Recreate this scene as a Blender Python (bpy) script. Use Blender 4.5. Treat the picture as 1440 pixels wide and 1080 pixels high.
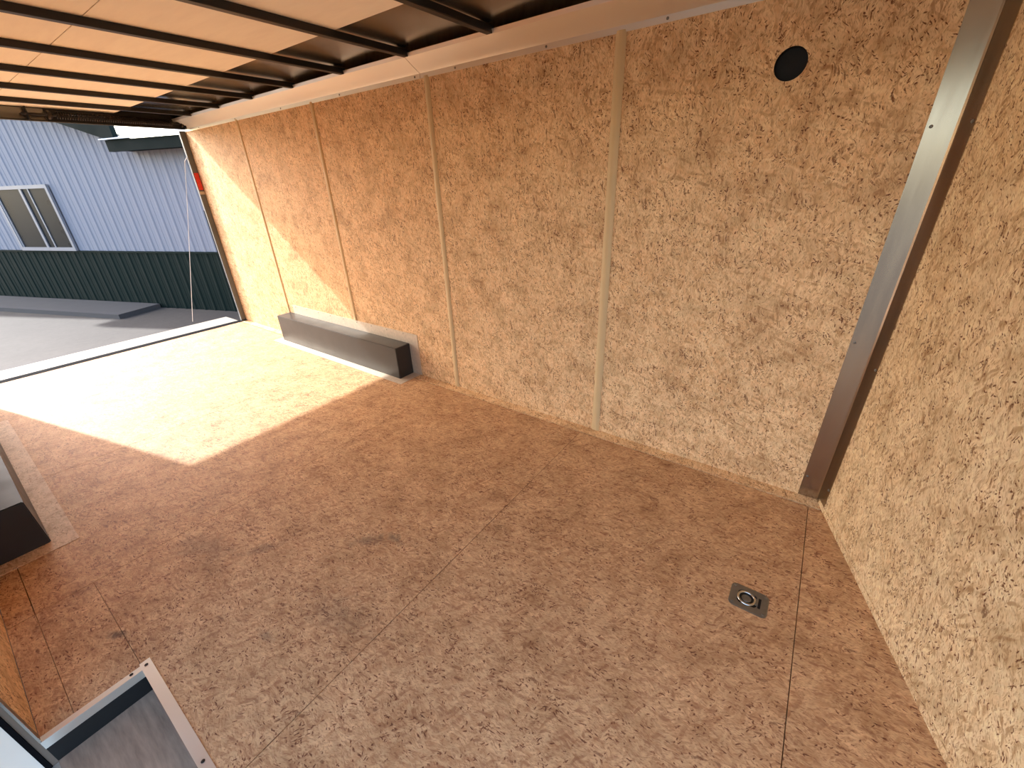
import bpy, bmesh, math, random
from mathutils import Vector, Matrix, Euler
random.seed(7)
SC = bpy.context.scene
COL = SC.collection
for o in list(bpy.data.objects): bpy.data.objects.remove(o)

# ------------------------------------------------------------------ camera
# world: x = 0 at the front right corner, -x to the rear opening; y = 0 is the long right wall; z = 0 the trailer floor
R = ((0.81519566, 0.57827581, -0.03245183), (0.23204675, -0.37742615, -0.89649529), (-0.53066971, 0.72328873, -0.44186318))
cam_d = bpy.data.cameras.new('camera'); cam = bpy.data.objects.new('camera', cam_d); COL.objects.link(cam)
cam_d.sensor_width = 36.0; cam_d.sensor_fit = 'HORIZONTAL'; cam_d.lens = 582.74 / 1440 * 36.0
cam_d.clip_start = 0.02; cam_d.clip_end = 500
m = Matrix.Identity(4)
for i in range(3):
    m[i][0] = R[0][i]; m[i][1] = -R[1][i]; m[i][2] = -R[2][i]
m[0][3], m[1][3], m[2][3] = -0.2799, -2.1875, 1.5003
cam.matrix_world = m
SC.camera = cam

# ------------------------------------------------------------------ sky, sun, exposure
EXPOSURE = 1.46
SKY = 0.30
SUN = 3.5
SC.view_settings.view_transform = 'Standard'; SC.view_settings.look = 'None'
SC.view_settings.gamma = 1.0; SC.view_settings.use_curve_mapping = False
SC.view_settings.exposure = EXPOSURE
w = bpy.data.worlds.new('world'); SC.world = w; w.use_nodes = True
nt = w.node_tree; nt.nodes.clear()
sky = nt.nodes.new('ShaderNodeTexSky'); sky.sky_type = 'NISHITA'; sky.sun_disc = False
sky.sun_elevation = math.radians(34.8); sky.sun_rotation = math.radians(-104.0)
sky.air_density = 1.0; sky.dust_density = 2.5; sky.ozone_density = 1.0
bg = nt.nodes.new('ShaderNodeBackground'); bg.inputs['Strength'].default_value = SKY
wo = nt.nodes.new('ShaderNodeOutputWorld')
nt.links.new(sky.outputs[0], bg.inputs[0]); nt.links.new(bg.outputs[0], wo.inputs[0])
sd = bpy.data.lights.new('sun', 'SUN'); sd.energy = SUN; sd.angle = math.radians(0.8); sd.color = (0.96, 0.98, 1.0)
sun = bpy.data.objects.new('sun', sd); COL.objects.link(sun)
sun.rotation_euler = Vector((1.0, 0.254, -0.717)).to_track_quat('-Z', 'Y').to_euler()
SC.cycles.max_bounces = 14; SC.cycles.diffuse_bounces = 10; SC.cycles.glossy_bounces = 6

# ------------------------------------------------------------------ helpers
def uvs(bm):
    L = bm.loops.layers.uv.verify()
    bm.normal_update()
    for f in bm.faces:
        n = f.normal; a = max(range(3), key=lambda i: abs(n[i]))
        for l in f.loops:
            c = l.vert.co
            l[L].uv = ((c.y, c.z) if a == 0 else (c.x, c.z) if a == 1 else (c.x, c.y))

def obj(name, bm, mat, parent=None, smooth=False, bevel=0):
    if bevel:
        bmesh.ops.bevel(bm, geom=[e for e in bm.edges], offset=bevel, segments=2, affect='EDGES', clamp_overlap=True)
    uvs(bm)
    me = bpy.data.meshes.new(name); bm.to_mesh(me); bm.free()
    me.materials.append(mat)
    if smooth:
        for p in me.polygons: p.use_smooth = True
    o = bpy.data.objects.new(name, me); COL.objects.link(o)
    if parent: o.parent = parent
    return o

def box(bm, x0, x1, y0, y1, z0, z1):
    vs = [bm.verts.new(v) for v in ((x0,y0,z0),(x1,y0,z0),(x1,y1,z0),(x0,y1,z0),(x0,y0,z1),(x1,y0,z1),(x1,y1,z1),(x0,y1,z1))]
    for q in ((3,2,1,0),(4,5,6,7),(0,1,5,4),(1,2,6,5),(2,3,7,6),(3,0,4,7)): bm.faces.new([vs[i] for i in q])

def B(*boxes):
    bm = bmesh.new()
    for b in boxes: box(bm, *b)
    return bm

def prism(bm, prof, a0, a1, axis='x'):
    """extrude a closed 2D profile: axis x -> profile is (y,z); y -> (x,z); z -> (x,y)"""
    def P(a, p):
        return {'x': (a, p[0], p[1]), 'y': (p[0], a, p[1]), 'z': (p[0], p[1], a)}[axis]
    A = [bm.verts.new(P(a0, p)) for p in prof]; C = [bm.verts.new(P(a1, p)) for p in prof]
    n = len(prof)
    for i in range(n): bm.faces.new((A[i], A[(i+1) % n], C[(i+1) % n], C[i]))
    bm.faces.new(A[::-1]); bm.faces.new(C)
    bmesh.ops.recalc_face_normals(bm, faces=bm.faces)

def tube(bm, pts, r, seg=8, closed=False):
    pts = [Vector(p) for p in pts]; rings = []
    n = len(pts)
    for i, p in enumerate(pts):
        t = (pts[(i+1) % n] - pts[i-1]) if closed else (pts[min(i+1, n-1)] - pts[max(i-1, 0)])
        t.normalize()
        up = Vector((0, 0, 1)) if abs(t.z) < 0.9 else Vector((1, 0, 0))
        a = t.cross(up).normalized(); b = t.cross(a)
        rings.append([bm.verts.new(p + r * (math.cos(k*2*math.pi/seg) * a + math.sin(k*2*math.pi/seg) * b)) for k in range(seg)])
    for i in range(n if closed else n-1):
        A, C = rings[i], rings[(i+1) % n]
        for k in range(seg): bm.faces.new((A[k], A[(k+1) % seg], C[(k+1) % seg], C[k]))
    if not closed: bm.faces.new(rings[0][::-1]); bm.faces.new(rings[-1])
    bmesh.ops.recalc_face_normals(bm, faces=bm.faces)

def disc(bm, c, n, r, h, seg=12):
    """low domed cylinder at c, axis n"""
    n = Vector(n).normalized(); up = Vector((0, 0, 1)) if abs(n.z) < .9 else Vector((1, 0, 0))
    a = n.cross(up).normalized(); b = n.cross(a); c = Vector(c)
    rings = []
    for rr, hh in ((r, 0), (r, h*.5), (r*.7, h)):
        rings.append([bm.verts.new(c + n*hh + rr*(math.cos(k*2*math.pi/seg)*a + math.sin(k*2*math.pi/seg)*b)) for k in range(seg)])
    for A, C in zip(rings, rings[1:]):
        for k in range(seg): bm.faces.new((A[k], A[(k+1) % seg], C[(k+1) % seg], C[k]))
    bm.faces.new(rings[0][::-1]); bm.faces.new(rings[-1])
    bmesh.ops.recalc_face_normals(bm, faces=bm.faces)

def thing(name, label, cat, loc=(0, 0, 0), rotz=0, group=None):
    o = bpy.data.objects.new(name, None); COL.objects.link(o)
    o.location = loc; o.rotation_euler = (0, 0, rotz); o.empty_display_size = 0.1
    o['label'] = label; o['category'] = cat
    if group: o['group'] = group
    return o

def tag(o, label, cat, group=None):
    o['label'] = label; o['category'] = cat
    if group: o['group'] = group
    return o

def struct(o, label=None):
    o['kind'] = 'structure'
    if label: o['label'] = label
    return o

# ------------------------------------------------------------------ materials
def lin(c): return tuple((x/12.92 if x <= .04045 else ((x+.055)/1.055)**2.4) for x in [v/255 for v in c]) + (1,)

class N:
    def __init__(s, name):
        s.m = bpy.data.materials.new(name); s.m.use_nodes = True; s.t = s.m.node_tree; s.t.nodes.clear()
        s.out = s.add('ShaderNodeOutputMaterial'); s.b = s.add('ShaderNodeBsdfPrincipled'); s.link(s.b.outputs[0], s.out.inputs[0])
    def add(s, t, **k):
        n = s.t.nodes.new(t)
        for a, v in k.items(): setattr(n, a, v)
        return n
    def link(s, a, b): s.t.links.new(a, b)
    def inp(s, n, i, v):
        if hasattr(v, 'is_linked') or isinstance(v, bpy.types.NodeSocket): s.link(v, n.inputs[i])
        else: n.inputs[i].default_value = v
    def math(s, op, a, b=None, c=None):
        n = s.add('ShaderNodeMath', operation=op); s.inp(n, 0, a)
        if b is not None: s.inp(n, 1, b)
        if c is not None: s.inp(n, 2, c)
        return n.outputs[0]
    def mix(s, f, a, b, mode='MIX'):
        n = s.add('ShaderNodeMix', data_type='RGBA', blend_type=mode)
        s.inp(n, 0, f); s.inp(n, 6, a); s.inp(n, 7, b); return n.outputs[2]
    def ramp(s, f, stops):
        n = s.add('ShaderNodeValToRGB'); s.link(f, n.inputs[0])
        e = n.color_ramp.elements
        while len(e) < len(stops): e.new(.5)
        for q, (p, c) in zip(e, stops): q.position = p; q.color = c if len(c) == 4 else tuple(c) + (1,)
        return n.outputs[0]
    def noise(s, vec, scale, detail=3, rough=.55, dist=0):
        n = s.add('ShaderNodeTexNoise'); s.link(vec, n.inputs['Vector'])
        n.inputs['Scale'].default_value = scale; n.inputs['Detail'].default_value = detail
        n.inputs['Roughness'].default_value = rough; n.inputs['Distortion'].default_value = dist
        return n
    def mapping(s, vec, loc=(0,0,0), rot=0, scale=(1,1,1)):
        n = s.add('ShaderNodeMapping'); s.link(vec, n.inputs[0])
        n.inputs[1].default_value = loc; n.inputs[2].default_value = (0, 0, rot); n.inputs[3].default_value = scale
        return n.outputs[0]
    def vmath(s, op, a, b):
        n = s.add('ShaderNodeVectorMath', operation=op); s.inp(n, 0, a); s.inp(n, 1, b); return n.outputs[0]

def osb(name, main=0.0, spread=0.5, light=(205,170,124), mid=(183,145,102), red=(160,112,74), dark=(92,58,36), sat=1.0, stains=(), seed=0.0, fleck=1.0, grain_amt=1.0, rough=.62, seams=None):
    """oriented strand board: stacked layers of long strands (stretched cells) running round the direction `main`"""
    s = N(name)
    uv = s.add('ShaderNodeUVMap').outputs[0]
    n0 = s.noise(uv, 9, 2)
    off = s.vmath('SCALE', s.vmath('SUBTRACT', n0.outputs['Color'], (.5,.5,.5)), (0,0,0)); off.node.inputs['Scale'].default_value = .05
    uvd = s.vmath('ADD', uv, off)
    big = s.noise(s.mapping(uv, (seed, 0, 0)), 1.7, 3, .6)
    col = s.mix(s.ramp(big.outputs[0], [(.35, (0,0,0)), (.65, (1,1,1))]), lin(mid), lin(light))
    angs = [-.9, .75, -.4, 1.3, .15]
    height = None
    for i, a in enumerate(angs):
        th = main + a * spread * 1.6
        L_, W_ = (.06, .012) if i % 2 else (.036, .009)
        mp = s.mapping(uvd, (seed + i*3.7, i*1.9, 0), 0, (1, 1, 1))
        mp = s.mapping(mp, (0, 0, 0), -th)
        mp = s.vmath('MULTIPLY', mp, (1/L_, 1/W_, 1))
        v = s.add('ShaderNodeTexVoronoi', voronoi_dimensions='2D', feature='F1'); s.link(mp, v.inputs['Vector']); v.inputs['Scale'].default_value = 1
        v.inputs['Randomness'].default_value = 1
        sp = s.add('ShaderNodeSeparateColor'); s.link(v.outputs['Color'], sp.inputs[0])
        tone = s.ramp(sp.outputs[0], [(0, lin(red)), (.16, lin(mid)), (.5, lin(light)), (.8, lin(tuple(min(255, int(x*1.07)) for x in light))), (1, lin(mid))])
        cover = s.math('LESS_THAN', sp.outputs[1], .5)
        edge = s.ramp(v.outputs['Distance'], [(.30, (1,1,1)), (.62, (.35,.35,.35))])
        g = s.noise(mp, 2.2, 2); grain = s.ramp(g.outputs[0], [(.3, (.84,.82,.8)), (.6, (1,1,1))])
        tone = s.mix(1.0, tone, grain, 'MULTIPLY')
        f = s.math('MULTIPLY', cover, edge)
        f = s.math('MULTIPLY', f, .72)
        col = s.mix(f, col, tone)
    # thin dark bark flecks and resin-dark gaps between strands, ragged and clumped
    jag = s.noise(uv, 190, 1, .6)
    cn = s.add('ShaderNodeSeparateColor'); s.link(s.noise(s.mapping(uv, (seed*1.7, 2, 0)), 10, 3, .7).outputs['Color'], cn.inputs[0]); cl3 = [cn.outputs[0], cn.outputs[1], cn.outputs[2]]
    for i, (a, L_, W_, th_, amt, c) in enumerate([(-.35, .016, .0034, .84, .55, red), (.5, .020, .003, .86, .55, red), (0, .011, .0042, .86, .6, red),
            (.05, .024, .0052, .958, 1, dark), (-.7, .012, .0055, .958, .95, dark), (.85, .018, .0042, .968, .95, dark), (1.5, .013, .007, .972, .85, dark), (.25, .05, .012, .977, .6, dark), (-.3, .04, .02, .95, .42, red), (.5, .06, .016, .95, .4, red)]):
        mp = s.mapping(uvd, (seed*2 + 11 + i*5.1, 3 + i, 0), 0)
        mp = s.mapping(mp, (0,0,0), -(main + a*spread*1.6))
        mp = s.vmath('MULTIPLY', mp, (1/L_, 1/W_, 1))
        v = s.add('ShaderNodeTexVoronoi', voronoi_dimensions='2D', feature='F1'); s.link(mp, v.inputs['Vector']); v.inputs['Scale'].default_value = 1
        sp = s.add('ShaderNodeSeparateColor'); s.link(v.outputs['Color'], sp.inputs[0])
        th2 = s.math('ADD', th_, s.math('MULTIPLY', s.math('SUBTRACT', .52, cl3[i % 3]), .5))
        msk = s.math('GREATER_THAN', sp.outputs[2], th2)
        dj = s.math('ADD', v.outputs['Distance'], s.math('MULTIPLY', s.math('SUBTRACT', jag.outputs[0], .5), .7))
        shp = s.ramp(dj, [(.22, (1,1,1)), (.48, (0,0,0))])
        f = s.math('MULTIPLY', s.math('MULTIPLY', msk, shp), min(1, amt*fleck))
        col = s.mix(f, col, lin(c))
    # fine fibre mottling along the strands
    for q, (a, sc, lo, amt) in enumerate(((0, 1.0, .40, .55), (.8, .7, .38, .4))):
        mp = s.mapping(uvd, (seed*3+q, 0, 0), 0); mp = s.mapping(mp, (0,0,0), -(main + a*spread)); mp = s.vmath('MULTIPLY', mp, (70*sc, 260*sc, 1))
        nn = s.noise(mp, 1.0, 3, .7)
        col = s.mix(s.math('MULTIPLY', s.ramp(nn.outputs[0], [(lo-.1, (1,1,1)), (lo+.08, (0,0,0))]), amt*grain_amt), col, lin(red))
    bl = s.noise(s.mapping(uv, (seed*7, 0, 0)), 6, 4, .65)
    col = s.mix(1.0, col, s.ramp(bl.outputs[0], [(.33, (.76,.71,.66)), (.48, (.96,.95,.94)), (.66, (1.08,1.09,1.10))]), 'MULTIPLY')
    # soft wear blotches
    for (x, y, r, ax, amt) in stains:
        d = s.vmath('SUBTRACT', uv, (x, y, 0)); d = s.mapping(d, (0,0,0), -ax); d = s.vmath('MULTIPLY', d, (1/r, 2.4/r, 0))
        ln = s.add('ShaderNodeVectorMath', operation='LENGTH'); s.link(d, ln.inputs[0])
        nn = s.noise(uv, 22, 3, .7)
        val = s.math('ADD', ln.outputs['Value'], s.math('MULTIPLY', s.math('SUBTRACT', nn.outputs[0], .5), 2.2))
        f = s.math('MULTIPLY', s.ramp(val, [(.2, (1,1,1)), (1.0, (0,0,0))]), amt)
        col = s.mix(f, col, lin((84, 66, 52)))
    s.link(col, s.b.inputs['Base Color']); s.b.inputs['Roughness'].default_value = rough
    s.b.inputs['Specular IOR Level'].default_value = .35
    fb = s.noise(uv, 120, 2, .6)
    bp = s.add('ShaderNodeBump'); bp.inputs['Strength'].default_value = .25; bp.inputs['Distance'].default_value = .002
    s.link(fb.outputs[0], bp.inputs['Height']); s.link(bp.outputs[0], s.b.inputs['Normal'])
    return s.m

def plain(name, c, rough=.5, metal=0, var=.06, scale=6, bump=0, spec=.5, stretch=(1,1,1)):
    s = N(name); tc = s.add('ShaderNodeTexCoord').outputs['Object']
    n = s.noise(s.vmath('MULTIPLY', tc, stretch), scale, 4, .6)
    c = lin(c); a = tuple(x*(1-var) for x in c[:3]) + (1,); b = tuple(min(1, x*(1+var)) for x in c[:3]) + (1,)
    s.link(s.ramp(n.outputs[0], [(.3, a), (.7, b)]), s.b.inputs['Base Color'])
    r = s.ramp(n.outputs[0], [(.3, (max(rough-.06,0),)*3), (.7, (min(rough+.06,1),)*3)]); s.link(r, s.b.inputs['Roughness'])
    s.b.inputs['Metallic'].default_value = metal; s.b.inputs['Specular IOR Level'].default_value = spec
    if bump:
        bp = s.add('ShaderNodeBump'); bp.inputs['Strength'].default_value = bump; bp.inputs['Distance'].default_value = .003
        s.link(n.outputs[0], bp.inputs['Height']); s.link(bp.outputs[0], s.b.inputs['Normal'])
    return s.m

M = {}
M['floor'] = osb('osb_floor', main=0.05, spread=.55, light=(217,178,131), mid=(197,150,104), red=(158,108,72), dark=(112,64,38), seed=1.3, grain_amt=1.5, fleck=1.1,
                 stains=((-1.70,-1.45,.10,.7,.55), (-1.60,-1.37,.07,0,.6), (-2.12,-2.28,.05,.5,.8), (-1.64,-1.95,.06,0,.45), (-2.07,-1.75,.09,1.,.4), (-2.3,-1.9,.2,.3,.3), (-1.5,-1.75,.22,.2,.3)))
M['wall'] = osb('osb_wall', main=math.pi/2, spread=.62, light=(245,211,162), mid=(234,189,136), red=(180,132,86), dark=(112,62,28), seed=5.1, fleck=1.25)
M['front'] = osb('osb_front', main=math.pi/2 - .35, spread=.5, light=(246,222,178), mid=(236,205,156), red=(176,132,86), dark=(112,64,30), seed=9.4, fleck=1.25)
M['batten'] = plain('tan_trim', (214,186,138), .5, 0, .03, 10)
M['alu'] = plain('brushed_aluminium', (172,160,144), .22, 1.0, .04, 3, stretch=(6,6,.6))
M['alu_x'] = plain('mill_aluminium', (232,226,214), .42, .85, .0, 3)
M['galv'] = plain('galvanised_flange', (206,190,168), .5, .35, .12, 40, bump=.3)
M['post'] = plain('grey_post', (104,106,106), .5, .3, .05, 4)
M['taupe'] = plain('taupe_jamb', (118,102,88), .45, .2, .05, 8)
M['black'] = plain('black_enamel', (46,43,40), .42, 0, .08, 5, spec=.35)
M['flat_black'] = plain('black_steel', (24,22,21), .5, 0, .1, 5)
M['spring'] = plain('greasy_spring_steel', (48,40,34), .45, .6, .2, 30)
M['luan'] = plain('ceiling_board', (252,244,228), .7, 0, .04, 3, stretch=(1,6,1))
M['skin'] = plain('roof_skin', (120,116,108), .22, .9, .1, 2)
M['chrome'] = plain('zinc_plate', (128,124,114), .38, .75, .10, 60)
M['recess'] = plain('ring_recess', (30,27,22), .5, .2, .1, 30)
M['ring'] = plain('bright_ring', (200,198,190), .22, 1.0, .04, 30)
M['dark'] = plain('dark_hole', (10,9,9), .7, 0)
M['wellfloor'] = plain('step_well_floor', (158,134,112), .6, 0, .25, 9, stretch=(1,7,1))
M['white'] = plain('white_door_skin', (238,226,210), .4, 0, .02, 8)
M['gasket'] = plain('rubber_gasket', (18,17,19), .9, 0, spec=.05)
M['red'] = plain('red_reflector', (225,52,34), .25, 0, .1, 60)
M['blue_ink'] = plain('blue_ink', (46,46,120), .6, 0)
M['b_white'] = plain('lavender_grey_siding', (134,136,146), .6, 0, .03, 2, spec=.25)
M['b_green'] = plain('dark_green_siding', (20,33,29), .7, 0, .06, 2, spec=.1)
M['b_fascia'] = plain('green_fascia', (13,24,21), .7, 0, .05, 3, spec=.1)
M['b_roof'] = plain('roof_sheet', (226,228,230), .4, 0, .03, 2)
M['vinyl'] = plain('vinyl_window_frame', (134,134,140), .4, 0, .02, 5)
M['glass'] = plain('dark_window_glass', (26,31,35), .3, 0, .05, 1.6, spec=.1)
M['seal'] = plain('dark_gap', (34,24,16), .8, 0)
M['ramp'] = plain('ramp_plate', (150,140,124), .5, 0, .04, 9)
M['vinyl_strip'] = M['white']
def mat_ground():
    s = N('concrete_yard'); tc = s.add('ShaderNodeTexCoord').outputs['Object']
    n = s.noise(tc, .8, 6, .65); n2 = s.noise(tc, 14, 4, .7)
    c = s.ramp(n.outputs[0], [(.3, lin((69,61,54))), (.7, lin((82,73,65)))])
    c = s.mix(.25, c, s.ramp(n2.outputs[0], [(.3, lin((63,57,51))), (.7, lin((92,83,76)))]))
    xyz = s.add('ShaderNodeSeparateXYZ'); s.link(s.mapping(tc, (0,0,0), -.45), xyz.inputs[0])
    f = s.math('LESS_THAN', s.math('ABSOLUTE', s.math('SUBTRACT', s.math('MODULO', s.math('ADD', xyz.outputs[1], 41.3), 3.0), 1.5)), .012)
    c = s.mix(s.math('MULTIPLY', f, .55), c, lin((80,70,64)))
    s.link(c, s.b.inputs['Base Color']); s.b.inputs['Roughness'].default_value = .85
    return s.m
M['ground'] = mat_ground()

# ------------------------------------------------------------------ dimensions
XR = -6.07      # rear end of the walls
YL = -2.52      # left wall
HC = 2.183      # underside of the ceiling
FA = math.atan(.326)   # slant of the nose wall

# ------------------------------------------------------------------ floor: sheets with hairline joints, cut out for the step well
WX0, WX1, WY = -1.875, -.82, -2.262
def strips():
    bm = bmesh.new(); g = .0014
    xs = [-6.07, -4.94, -3.725, -2.505, -1.287, -.032, .9]
    for a, b in zip(xs, xs[1:]):
        for (y0, y1) in ((-2.44, -.078), (YL, -2.44)):
            def put(xa, xb, ya, yb):
                if xb - xa > .004 and yb - ya > .004: box(bm, xa+g, xb-g, ya+(.004 if ya == -.078 else g), yb-(.004 if yb == -.078 else g), -.02, 0)
            # subtract the well rectangle (x WX0..WX1, y < WY)
            if b <= WX0 or a >= WX1 or y0 >= WY: put(a, b, y0, y1)
            else:
                if y1 > WY: put(a, b, max(y0, WY) if True else y0, y1)
                lo, hi = y0, min(y1, WY)
                if a < WX0: put(a, WX0+g, lo, hi+g)
                if b > WX1: put(WX1-g, b, lo, hi+g)
    return bm
def fix(bm): return bm
fl = struct(obj('floor', strips(), M['floor']))
bs = struct(obj('baseboard_right', B((XR, -4.865, -.0735, 0, -.02, .0015), (-2.95, .022, -.0735, 0, -.02, .0015)), M['wall']))
sub = obj('subfloor', B((XR, WX0, YL, 0, -.06, -.0205), (WX1, .9, YL, 0, -.06, -.0205), (WX0, WX1, WY, 0, -.06, -.0205)), M['seal'], fl)

# ------------------------------------------------------------------ right wall with the round hole
HX, HZ, HR = -.532, 1.857, .054
def wall_right():
    bm = bmesh.new(); t = .012; top = 2.19
    box(bm, XR, HX-.15, 0, t, 0, top); box(bm, HX+.15, 0.02, 0, t, 0, top)
    box(bm, HX-.15, HX+.15, 0, t, 0, HZ-.15); box(bm, HX-.15, HX+.15, 0, t, HZ+.15, top)
    n = 48; circ = []; sq = []
    for k in range(n):
        a = 2*math.pi*(k+.5)/n; c, s_ = math.cos(a), math.sin(a); q = .15/max(abs(c), abs(s_))
        circ.append([bm.verts.new((HX+HR*c, y, HZ+HR*s_)) for y in (0, t)]); sq.append([bm.verts.new((HX+q*c, y, HZ+q*s_)) for y in (0, t)])
    # snap corner gaps
    for k in range(n):
        j = (k+1) % n
        bm.faces.new((circ[k][0], circ[j][0], sq[j][0], sq[k][0])); bm.faces.new((circ[k][1], sq[k][1], sq[j][1], circ[j][1]))
        bm.faces.new((circ[k][0], circ[k][1], circ[j][1], circ[j][0]))
        a = sq[k][0].co; b = sq[j][0].co
        if abs(a.x-b.x) > 1e-4 and abs(a.z-b.z) > 1e-4:
            cx = HX + math.copysign(.15, a.x+b.x-2*HX); cz = HZ + math.copysign(.15, a.z+b.z-2*HZ)
            v = bm.verts.new((cx, 0, cz)); bm.faces.new((sq[k][0], v, sq[j][0])) 
    bmesh.ops.recalc_face_normals(bm, faces=bm.faces)
    return bm
wr = struct(obj('wall_right', wall_right(), M['wall']))
obj('outer_skin', B((XR, .02, .03, .034, -.3, 2.26)), M['b_white'], wr)

bm = bmesh.new(); n = 40
ring = [[bm.verts.new((HX + r*math.cos(2*math.pi*k/n), y, HZ + r*math.sin(2*math.pi*k/n))) for k in range(n)] for r, y in ((.0535, .0005), (.053, .029))]
for k in range(n): bm.faces.new((ring[0][k], ring[0][(k+1) % n], ring[1][(k+1) % n], ring[1][k]))
bm.faces.new(ring[1])
tag(obj('vent_hole', bm, M['dark'], smooth=False), 'round black vent hole cut high in the strand board wall near the corner angle', 'vent')

# ------------------------------------------------------------------ front (slanted nose) wall, left wall, ceiling
fw = obj('wall_front', B((0, .012, -1.75, 0, 0, 2.18)), M['front']); fw.rotation_euler = (0, 0, FA); struct(fw)
lw = obj('wall_left', B((XR, WX0-.0285, YL-.012, YL, 0, 2.19), (WX0-.0285, .5, YL-.012, YL, 2.0, 2.19)), M['wall']); struct(lw)
obj('outer_skin', B((XR, WX0-.045, YL-.05, YL-.046, -.3, 2.26), (WX0-.045, .5, YL-.05, YL-.046, 2.0, 2.26)), M['b_white'], lw)

# ceiling: board down the middle, bare sheet along both sides, thin bars of shadow gap between
cl = struct(obj('ceiling', B((XR, .9, -1.379, -.575, HC, HC+.006), (XR, .9, -1.945, -1.383, HC, HC+.006)), M['luan']))
def skin(y0, y1, sg):
    bm = bmesh.new(); nx, ny = 120, 14; G = []
    for i in range(nx+1):
        row = []
        for j in range(ny+1):
            x = XR + (.9-XR)*i/nx; u = j/ny; y = y0 + (y1-y0)*u
            ph = (x + 1.88) / .61; wv = math.sin(math.pi*(ph % 1.0))
            row.append(bm.verts.new((x, y, HC + .008 + .012*wv*math.sin(math.pi*u))))
        G.append(row)
    for i in range(nx):
        for j in range(ny): bm.faces.new((G[i][j], G[i][j+1], G[i+1][j+1], G[i+1][j]))
    return bm
obj('roof_sheet', skin(-.60, .03, 1), M['skin'], cl, smooth=True)
obj('roof_sheet', skin(-2.56, -1.93, 1), M['skin'], cl, smooth=True)
obj('roof_top', B((XR-.02, .95, -2.58, .04, 2.25, 2.256)), M['b_roof'], cl)


BX = [-1.88 - .61*k for k in range(0, 7)] + [-1.27, -.66, -.05]
lab = ['second plain black roof joist from the right along the wall trim, crossing bare sheet',
       'black roof joist meeting the wall trim at its joint',
       'black roof joist next beyond the one at the trim joint',
       'black roof joist midway between the trim joint and the rear header',
       'fourth black roof joist counting forward from the rear spring header',
       'third black roof joist counting forward from the rear spring header',
       'second black roof joist counting forward from the rear spring header']
lab[0] = 'nearest visible black roof joist, crossing bare dark sheet at the top edge'
lab[6] = 'farthest black roof joist, just before the rear header with the spring'
lab[5] = 'next to farthest black roof joist before the rear header'
lab[4] = 'third black roof joist counting forward from the rear header'
lab[3] = 'fourth black roof joist counting forward from the rear header'
for k, x in enumerate(BX[:7]):
    bm = bmesh.new()
    prism(bm, [(x, 2.151), (x+.034, 2.151), (x+.036, 2.1545), (x+.036, HC-.001), (x-.002, HC-.001), (x-.002, 2.1545)], -2.42, -.098, 'y')
    tag(obj('roof_joist', bm, M['flat_black']), lab[k], 'roof joist', 'black joist row under the roof')

# ------------------------------------------------------------------ trims on the right wall
def screw(parent, c, n, r=.0055):
    bm = bmesh.new(); disc(bm, c, n, r, .003); obj('screw', bm, M['chrome'], parent, smooth=True)
for i, (x, wd) in enumerate(((-1.216, .050), (-2.437, .042), (-3.67, .040), (-4.89, .038))):
    bm = bmesh.new(); h = wd/2
    prism(bm, [(x-h, -.0), (x-h, -.003), (x-h*.55, -.007), (x-h*.25, -.0085), (x+h*.25, -.0085), (x+h*.55, -.007), (x+h, -.003), (x+h, 0)], .372 if -4.8 < x < -3 else .0, 2.075, 'z')
    struct(obj('trim_%d' % (i+1), bm, M['batten']))
# cove trim under the roof, two lengths meeting at x = -2.484
for i, (xa, xb) in enumerate(((XR, -2.486), (-2.482, .03))):
    bm = bmesh.new()
    prism(bm, [(0, 2.066), (-.004, 2.066), (-.006, 2.090), (-.112, 2.150), (-.118, 2.168), (-.115, 2.1685), (-.108, 2.153), (0, 2.094)], xa, xb, 'x')
    tr = struct(obj('trim_%d' % (5+i), bm, M['alu_x']))
    for x in ([-5.7, -4.9, -4.1, -3.3, -2.53] if i == 0 else [-2.2, -1.6, -1.015, -.4]): screw(tr, (x, -.005, 2.078), (0, -1, 0), .006)
# corner angle
bm = bmesh.new()
c18, s18 = math.cos(FA), math.sin(FA)
def F(d, o=0): return (d*s18 - o*c18, -d*c18 - o*s18)   # point on the nose wall, d from the corner, o off the wall
prof = [(-.082, 0), (-.082, -.002), (-.006, -.0022), F(.006, .0022)[0:2], F(.088, .002), F(.088, 0), (0, 0)]
prism(bm, prof, .0, 2.1, 'z')
ca = struct(obj('trim_7', bm, M['alu']))
screw(ca, (-.068, -.002, .831), (0, -1, 0)); screw(ca, (-.068, -.002, 1.617), (0, -1, 0)); screw(ca, (-.068, -.002, .12), (0, -1, 0))
for z in (1.62, .75, .12):
    p = F(.074, .002); screw(ca, (p[0], p[1], z), (-c18, -s18, 0))
# nose wall foot strip
st = obj('baseboard_front', B((-.004, 0, -1.75, -.03, 0, .028)), M['front']); st.rotation_euler = (0, 0, FA); struct(st)

# ------------------------------------------------------------------ floor ring
t = thing('tie_down_ring', 'recessed metal tie-down ring set in the floor near the corner angle', 'tie-down ring', (-.19, -.802, 0), 0)
def rrect(x0, x1, y0, y1, r, n=6):
    P = []
    for cx, cy, a0 in ((x1-r, y1-r, 0), (x0+r, y1-r, 90), (x0+r, y0+r, 180), (x1-r, y0+r, 270)):
        for k in range(n+1):
            a = math.radians(a0 + 90*k/n); P.append((cx + r*math.cos(a), cy + r*math.sin(a)))
    return P
bm = bmesh.new(); O = rrect(-.066, .066, -.056, .056, .02); n = len(O)
I = []
for (x, y) in O:
    a = math.atan2(y, x+.006); I.append((-.006 + .040*math.cos(a), .040*math.sin(a)))
lv = []
for pts, z in ((O, .0005), (O, .003), ([(x*.94, y*.94) for x, y in O], .0045), (I, .0045), ([(x*.97, y*.97) for x, y in I], .0015)):
    lv.append([bm.verts.new((x, y, z)) for x, y in pts])
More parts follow.
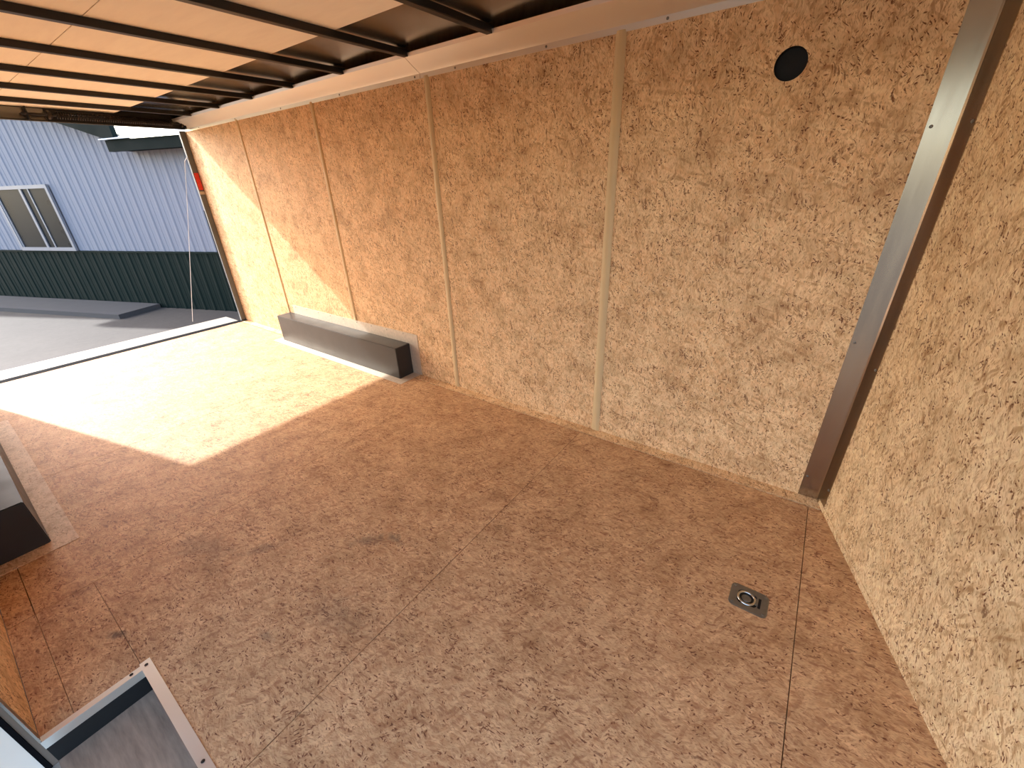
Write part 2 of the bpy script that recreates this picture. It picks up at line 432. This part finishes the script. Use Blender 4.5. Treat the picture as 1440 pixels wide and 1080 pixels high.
for A, C in zip(lv, lv[1:]):
    for k in range(n): bm.faces.new((A[k], A[(k+1) % n], C[(k+1) % n], C[k]))
obj('pan', bm, M['chrome'], t, smooth=False)
bm = bmesh.new(); disc(bm, (-.006, 0, .0004), (0, 0, 1), .0405, .0012, 32); obj('recess', bm, M['recess'], t)
bm = bmesh.new(); disc(bm, (-.008, 0, .0016), (0, 0, 1), .017, .003, 24); obj('boss', bm, M['chrome'], t, smooth=True)
bm = bmesh.new(); tube(bm, [(-.008 + .029*math.cos(a), .029*math.sin(a), .0045) for a in [2*math.pi*k/32 for k in range(32)]], .0050, 10, True)
obj('ring', bm, M['ring'], t, smooth=True)
obj('slot', B((.032, .041, -.024, .024, .003, .0049)), M['dark'], t)
bm = B((.022, .031, -.017, .017, .004, .0095)); obj('ring_clip', bm, M['chrome'], t, bevel=.0015)
for x, y in ((.053, .042), (.053, -.042), (-.053, .042), (-.053, -.042)):
    bm = bmesh.new(); disc(bm, (x, y, .0045), (0, 0, 1), .005, .0022); obj('rivet', bm, M['chrome'], t, smooth=True)

# ------------------------------------------------------------------ wheel boxes
def wheel_box(x0, x1, ywall, yface, h, label, sg):
    t = thing('wheel_box', label, 'wheel box', ((x0+x1)/2, ywall, 0))
    cx = (x0+x1)/2; a, b = x0-cx, x1-cx; d = abs(yface-ywall)
    y1, y0 = (0, -d) if sg > 0 else (d, 0)
    obj('cover', B((a, b, y0+.0006, y1-.0006, .0, h)), M['black'], t, bevel=.004)
    o = .085
    # floor flange, three strips, and wall flange
    fy = (y0-.07, y0) if sg > 0 else (y1, y1+o)
    bm = bmesh.new(); box(bm, a-o, b+.085, fy[0], fy[1], .0005, .003)
    box(bm, b+.0005, b+.085, min(y0, y1)+ (.0 if sg > 0 else 0), max(y0, y1), .0005, .003)
    box(bm, a-.085, a-.0005, min(y0, y1), max(y0, y1), .0005, .003)
    obj('floor_flange', bm, M['galv'] if sg > 0 else M['osbflange'], t)
    yy = (-.004, -.0005) if sg > 0 else (.0005, .004)
    bm = bmesh.new(); box(bm, a+.08, b+.11, yy[0], yy[1], h, h+.092); box(bm, b, b+.11, yy[0], yy[1], .004, h)
    obj('wall_flange', bm, M['galv'], t)
    k = 0
    for q in range(9):
        x = a + .14 + q*(b-a-.2)/8
        bm = bmesh.new(); disc(bm, (x, yy[0] if sg > 0 else yy[1], h+.075), (0, -sg, 0), .005, .003, 8); obj('screw', bm, M['chrome'], t, smooth=True)
    return t
M['osbflange'] = osb('dusty_flange', main=0, spread=.6, light=(226,196,158), mid=(210,176,138), red=(170,126,92), dark=(120,80,54), seed=3.3, fleck=.6)
wheel_box(-4.862, -2.955, 0, -.156, .277, 'long black wheel box against the right wall, half in the sun', 1)
wheel_box(-4.89, -2.985, YL, -2.313, .252, 'black wheel box at the left edge of the picture, in the shade', -1)

# ------------------------------------------------------------------ step well at the side door
t = thing('step_well', 'sunken step well at the side door with an aluminium angle round its rim', 'step well', (WX0, YL, 0))
wl, wd = WX1-WX0, WY-YL
dz = -.107
obj('tread', B((0, wl, 0, wd, dz-.02, dz)), M['wellfloor'], t)
obj('riser', B((-.03, .0005, 0, wd, dz, -.0312)), M['dark'], t)
obj('riser', B((0, wl, wd-.0005, wd+.03, dz, -.0312)), M['dark'], t)
obj('riser', B((wl, wl+.006, 0, wd, dz, -.0305)), M['flat_black'], t)
def angle_x():   # along y, at x = 0 edge
    return B((-.020, .003, 0, wd+.0, .0006, .0032), (.0006, .0032, 0, wd+.0, -.031, .0006))
r1 = obj('rim_angle', angle_x(), M['alu_x'], t)
r2 = obj('rim_angle', B((-.030, wl+.03, wd-.003, wd+.028, .0008, .0036), (.004, wl, wd-.0032, wd-.0006, -.031, .0008)), M['alu_x'], t)
for c in ((-.011, wd-.03, .0032),): 
    bm = bmesh.new(); disc(bm, c, (0, 0, 1), .0055, .002); obj('screw', bm, M['spring'], r1, smooth=True)
for x in (-.008, .47, .94):
    bm = bmesh.new(); disc(bm, (x, wd+.012, .0036), (0, 0, 1), .0055, .002); obj('screw', bm, M['spring'], r2, smooth=True)

# side door: jamb, sill seal and the open leaf hinged at the rear jamb
dr = struct(obj('door_1', B((-.04, 0, -1.20, 0, -.22, 1.96)), M['white'])); dr.location = (WX0, YL-.026, 0)
jb = struct(obj('trim_8', B((WX0-.028, WX0, YL-.014, YL+.003, -.22, 2.0)), M['taupe']))
obj('jamb_edge', B((WX0-.002, WX0+.003, YL-.001, YL+.004, .004, 2.0)), M['alu'], jb)
obj('door_gasket', B((WX0-.02, WX0+.004, YL-.026, YL-.0145, -.22, 1.98)), M['gasket'], jb)
obj('sill', B((WX0+.001, WX1, YL-.085, YL-.0006, dz-.03, dz-.004)), M['alu_x'], jb)

# ------------------------------------------------------------------ rear opening
def post(y0, y1, name, top=2.075):
    return struct(obj(name, B((XR-.034, XR-.0006, y0, y1, -.1, top)), M['post']))
pr_ = post(-.055, .05, 'trim_9'); pl_ = post(YL-.05, YL+.085, 'trim_10', 2.18)
obj('weather_strip', B((XR-.046, XR-.0345, -.058, -.03, .35, 1.3)), M['gasket'], pr_)
rf = thing('reflector_plate', 'red reflector on the aluminium post at the rear right of the opening', 'reflector', (XR, -.028, 1.595))
obj('lens', B((0, .006, -.022, .022, -.085, .085)), M['red'], rf, bevel=.002)
obj('lens', B((0, .0045, -.024, .024, -.13, -.10)), M['galv'], rf)
bpy.data.objects['lens.001'].name = 'base_plate'
hd = thing('rear_header', 'dark steel header across the top of the rear opening', 'header', (XR, -1.26, 2.08))
bm = bmesh.new(); prism(bm, [(-.03, .062), (0, .050), (.075, .006), (.082, .006), (.082, .125), (-.03, .125)], -1.30, 1.30, 'y'); obj('beam', bm, M['flat_black'], hd)
obj('liner', B((.0825, .086, -1.20, .2, .012, .095)), M['skin'], hd)
obj('drip_edge', B((.070, .086, -1.25, 1.22, .0, .0055)), M['post'], hd)
sp = thing('ramp_spring', 'dark coiled ramp door spring under the rear header', 'spring', (XR+.131, -.06, 2.128))
bm = bmesh.new(); P = []
turns = 52
for k in range(turns*10+1):
    a = k*2*math.pi/10; P.append((.024*math.cos(a), -.08 - .86*k/(turns*10), .024*math.sin(a)))
tube(bm, P, .0052, 6); obj('coil', bm, M['spring'], sp, smooth=True)
bm = bmesh.new(); tube(bm, [(0, .04, 0), (0, -1.15, 0)], .010, 12); obj('shaft', bm, M['flat_black'], sp, smooth=True)
for y in (-.985, .0):
    bm = bmesh.new(); disc(bm, (0, y-.012, 0), (0, 1, 0), .034, .03, 20); obj('cone', bm, M['spring'], sp)
obj('bracket', B((-.04, .035, .018, .024, -.05, .04)), M['flat_black'], sp)
obj('bracket', B((-.04, .035, -1.12, -1.114, -.05, .05)), M['flat_black'], sp)

rm = thing('loading_ramp', 'lowered ramp door beyond the rear threshold, its pale flap catching the sun', 'ramp', (XR-.062, -1.26, 0))
bm = bmesh.new(); prism(bm, [(-.0, -.012), (-.0, -.002), (-.36, -.004), (-.44, -.03), (-.44, -.045), (-.36, -.02)], -1.22, 1.19, 'y'); obj('hinge_flap', bm, M['ramp'], rm)
bm = bmesh.new(); prism(bm, [(-.42, -.075), (-.42, -.045), (-2.1, -.56), (-2.1, -.595)], -1.22, 1.2, 'y'); obj('panel', bm, M['floor'], rm)
th = struct(obj('trim_11', B((XR-.06, XR+.035, YL, -.001, .0006, .0032), (XR-.06, XR-.0006, YL, -.001, -.03, .0006)), M['gasket']))
bm = bmesh.new(); tube(bm, [(-6.088, -.057, 1.83), (-6.12, -.078, 1.795), (-6.5, -.08, 1.305), (-7.797, -.08, -.272)], .0035, 6)
tag(obj('ramp_cable', bm, M['b_roof']), 'thin pale ramp cable hanging down by the rear right post', 'cable')
for x, y in ((-5.866, -.794), (-5.881, -1.705)):
    bm = bmesh.new()
    for q in range(7):
        u = -.07 + q*.022; h = random.uniform(.022, .036)
        bx = y + u
        box(bm, x-h, x+h, bx, bx+.006, .0002, .0006)
        if q % 2: box(bm, x-h, x-h+.005, bx, bx+.016, .0002, .0006)
    tag(obj('ink_stamp', bm, M['blue_ink']), 'faint blue ink stamp on the sunlit floor, the one nearer the ' + ('right wall' if y > -1 else 'left side'), 'stamp', 'ink stamps on the floor')

# ------------------------------------------------------------------ outside: yard, slab, building
G = -.6
struct(obj('floor_yard', B((-60, 25, -40, 40, G-.05, G)), M['ground'])).name = 'ground'
bd = thing('building', 'metal sided building with pale upper wall and dark green lower wall', 'building', (-15.616, -1.351, G), math.atan2(.3481, .93745))
def corrugated(s0, s1, z0, z1fn, pitch=.245, d=.013):
    """ribbed sheet in the local plane y = 0 facing -y, top follows z1fn(s)"""
    bm = bmesh.new(); pts = []
    k = math.floor(s0/pitch)
    while k*pitch < s1:
        a = k*pitch
        pts += [(a, -d), (a+.03, -d), (a+.055, 0), (a+.115, 0), (a+.122, -.004), (a+.135, -.004), (a+.142, 0), (a+pitch-.025, 0)]
        k += 1
    pts = [p for p in pts if s0 <= p[0] <= s1]; pts = [(s0, 0)] + pts + [(s1, 0)]
    rows = [(bm.verts.new((x, y, z0)), bm.verts.new((x, y, z1fn(x)))) for x, y in pts]
    for A, C in zip(rows, rows[1:]): bm.faces.new((A[0], C[0], C[1], A[1]))
    return bm
def ztop(s): return (2.27+.6) - .30*(s-5.94) if s < 5.94 else 2.22+.6
WZ = 1.085
def upper():
    bm = bmesh.new()
    return bm
obj('wainscot', corrugated(-12, 9.5, 0, lambda s: WZ), M['b_green'], bd)
# siding around the window (s 1.86..3.34, z .55+.6 .. 1.64+.6)
bm = corrugated(-12, 9.5, WZ, lambda s: ztop(s) if s < 12 else 0)
obj('siding', bm, M['b_white'], bd)
obj('rail', B((-12, 9.5, -.03, -.002, WZ-.012, WZ+.02)), M['b_green'], bd)
obj('core', B((-12, 9.5, .03, 6, 0, 2.7)), M['b_white'], bd)
wn = obj('window_frame', B((1.80, 3.40, -.06, -.02, WZ+.02, WZ+.085), (1.80, 3.40, -.06, -.02, 2.245, 2.31), (1.80, 1.86, -.06, -.02, WZ+.085, 2.245), (3.34, 3.40, -.06, -.02, WZ+.085, 2.245), (2.59, 2.65, -.055, -.02, WZ+.085, 2.245), (1.86, 1.90, -.05, -.02, WZ+.085, 2.245), (2.82, 2.85, -.048, -.036, WZ+.085, 2.245)), M['vinyl'], bd)
for a, b in ((1.86, 2.60), (2.64, 3.34)):
    obj('pane', B((a, b, -.036, -.026, WZ+.085, 2.245)), M['glass'], wn)
# rake and eave boards
bm = bmesh.new()
def Z(s, o): return ztop(min(s, 5.93)) + o
prism(bm, [(5.96, Z(5.94, -.03)), (-3.0, ztop(-3)+.0), (-3.0, ztop(-3)+.26), (5.96, Z(5.94, .21))], -.34, -.26, 'y')
obj('rake_board', bm, M['b_fascia'], bd)
bm = bmesh.new()
prism(bm, [(5.96, Z(5.94, -.0)), (-3.0, ztop(-3)+.0), (-3.0, ztop(-3)+.03), (5.96, Z(5.94, .03))], -.26, .0, 'y')
obj('soffit', bm, M['b_fascia'], bd)
obj('eave_board', B((5.78, 9.6, -.36, -.28, 2.72, 2.88)), M['b_fascia'], bd)
obj('soffit', B((5.78, 9.6, -.28, .0, 2.74, 2.76)), M['b_fascia'], bd)
bm = bmesh.new(); prism(bm, [(-.40, 2.885), (-.40, 2.90), (1.8, 3.35), (1.8, 3.33)], 5.7, 9.7, 'x')
obj('roof_sheet', bm, M['b_roof'], bd)
sb = obj('concrete_pad', B((-8, 5.0, -.80, -.025, 0, .085)), plain('slab_concrete', (74,71,70), .85, 0, .08, 3)); sb.location = (-15.616, -1.351, G); sb.rotation_euler = (0, 0, math.atan2(.3481, .93745))
tag(sb, 'low raised concrete slab along the foot of the metal building', 'slab')
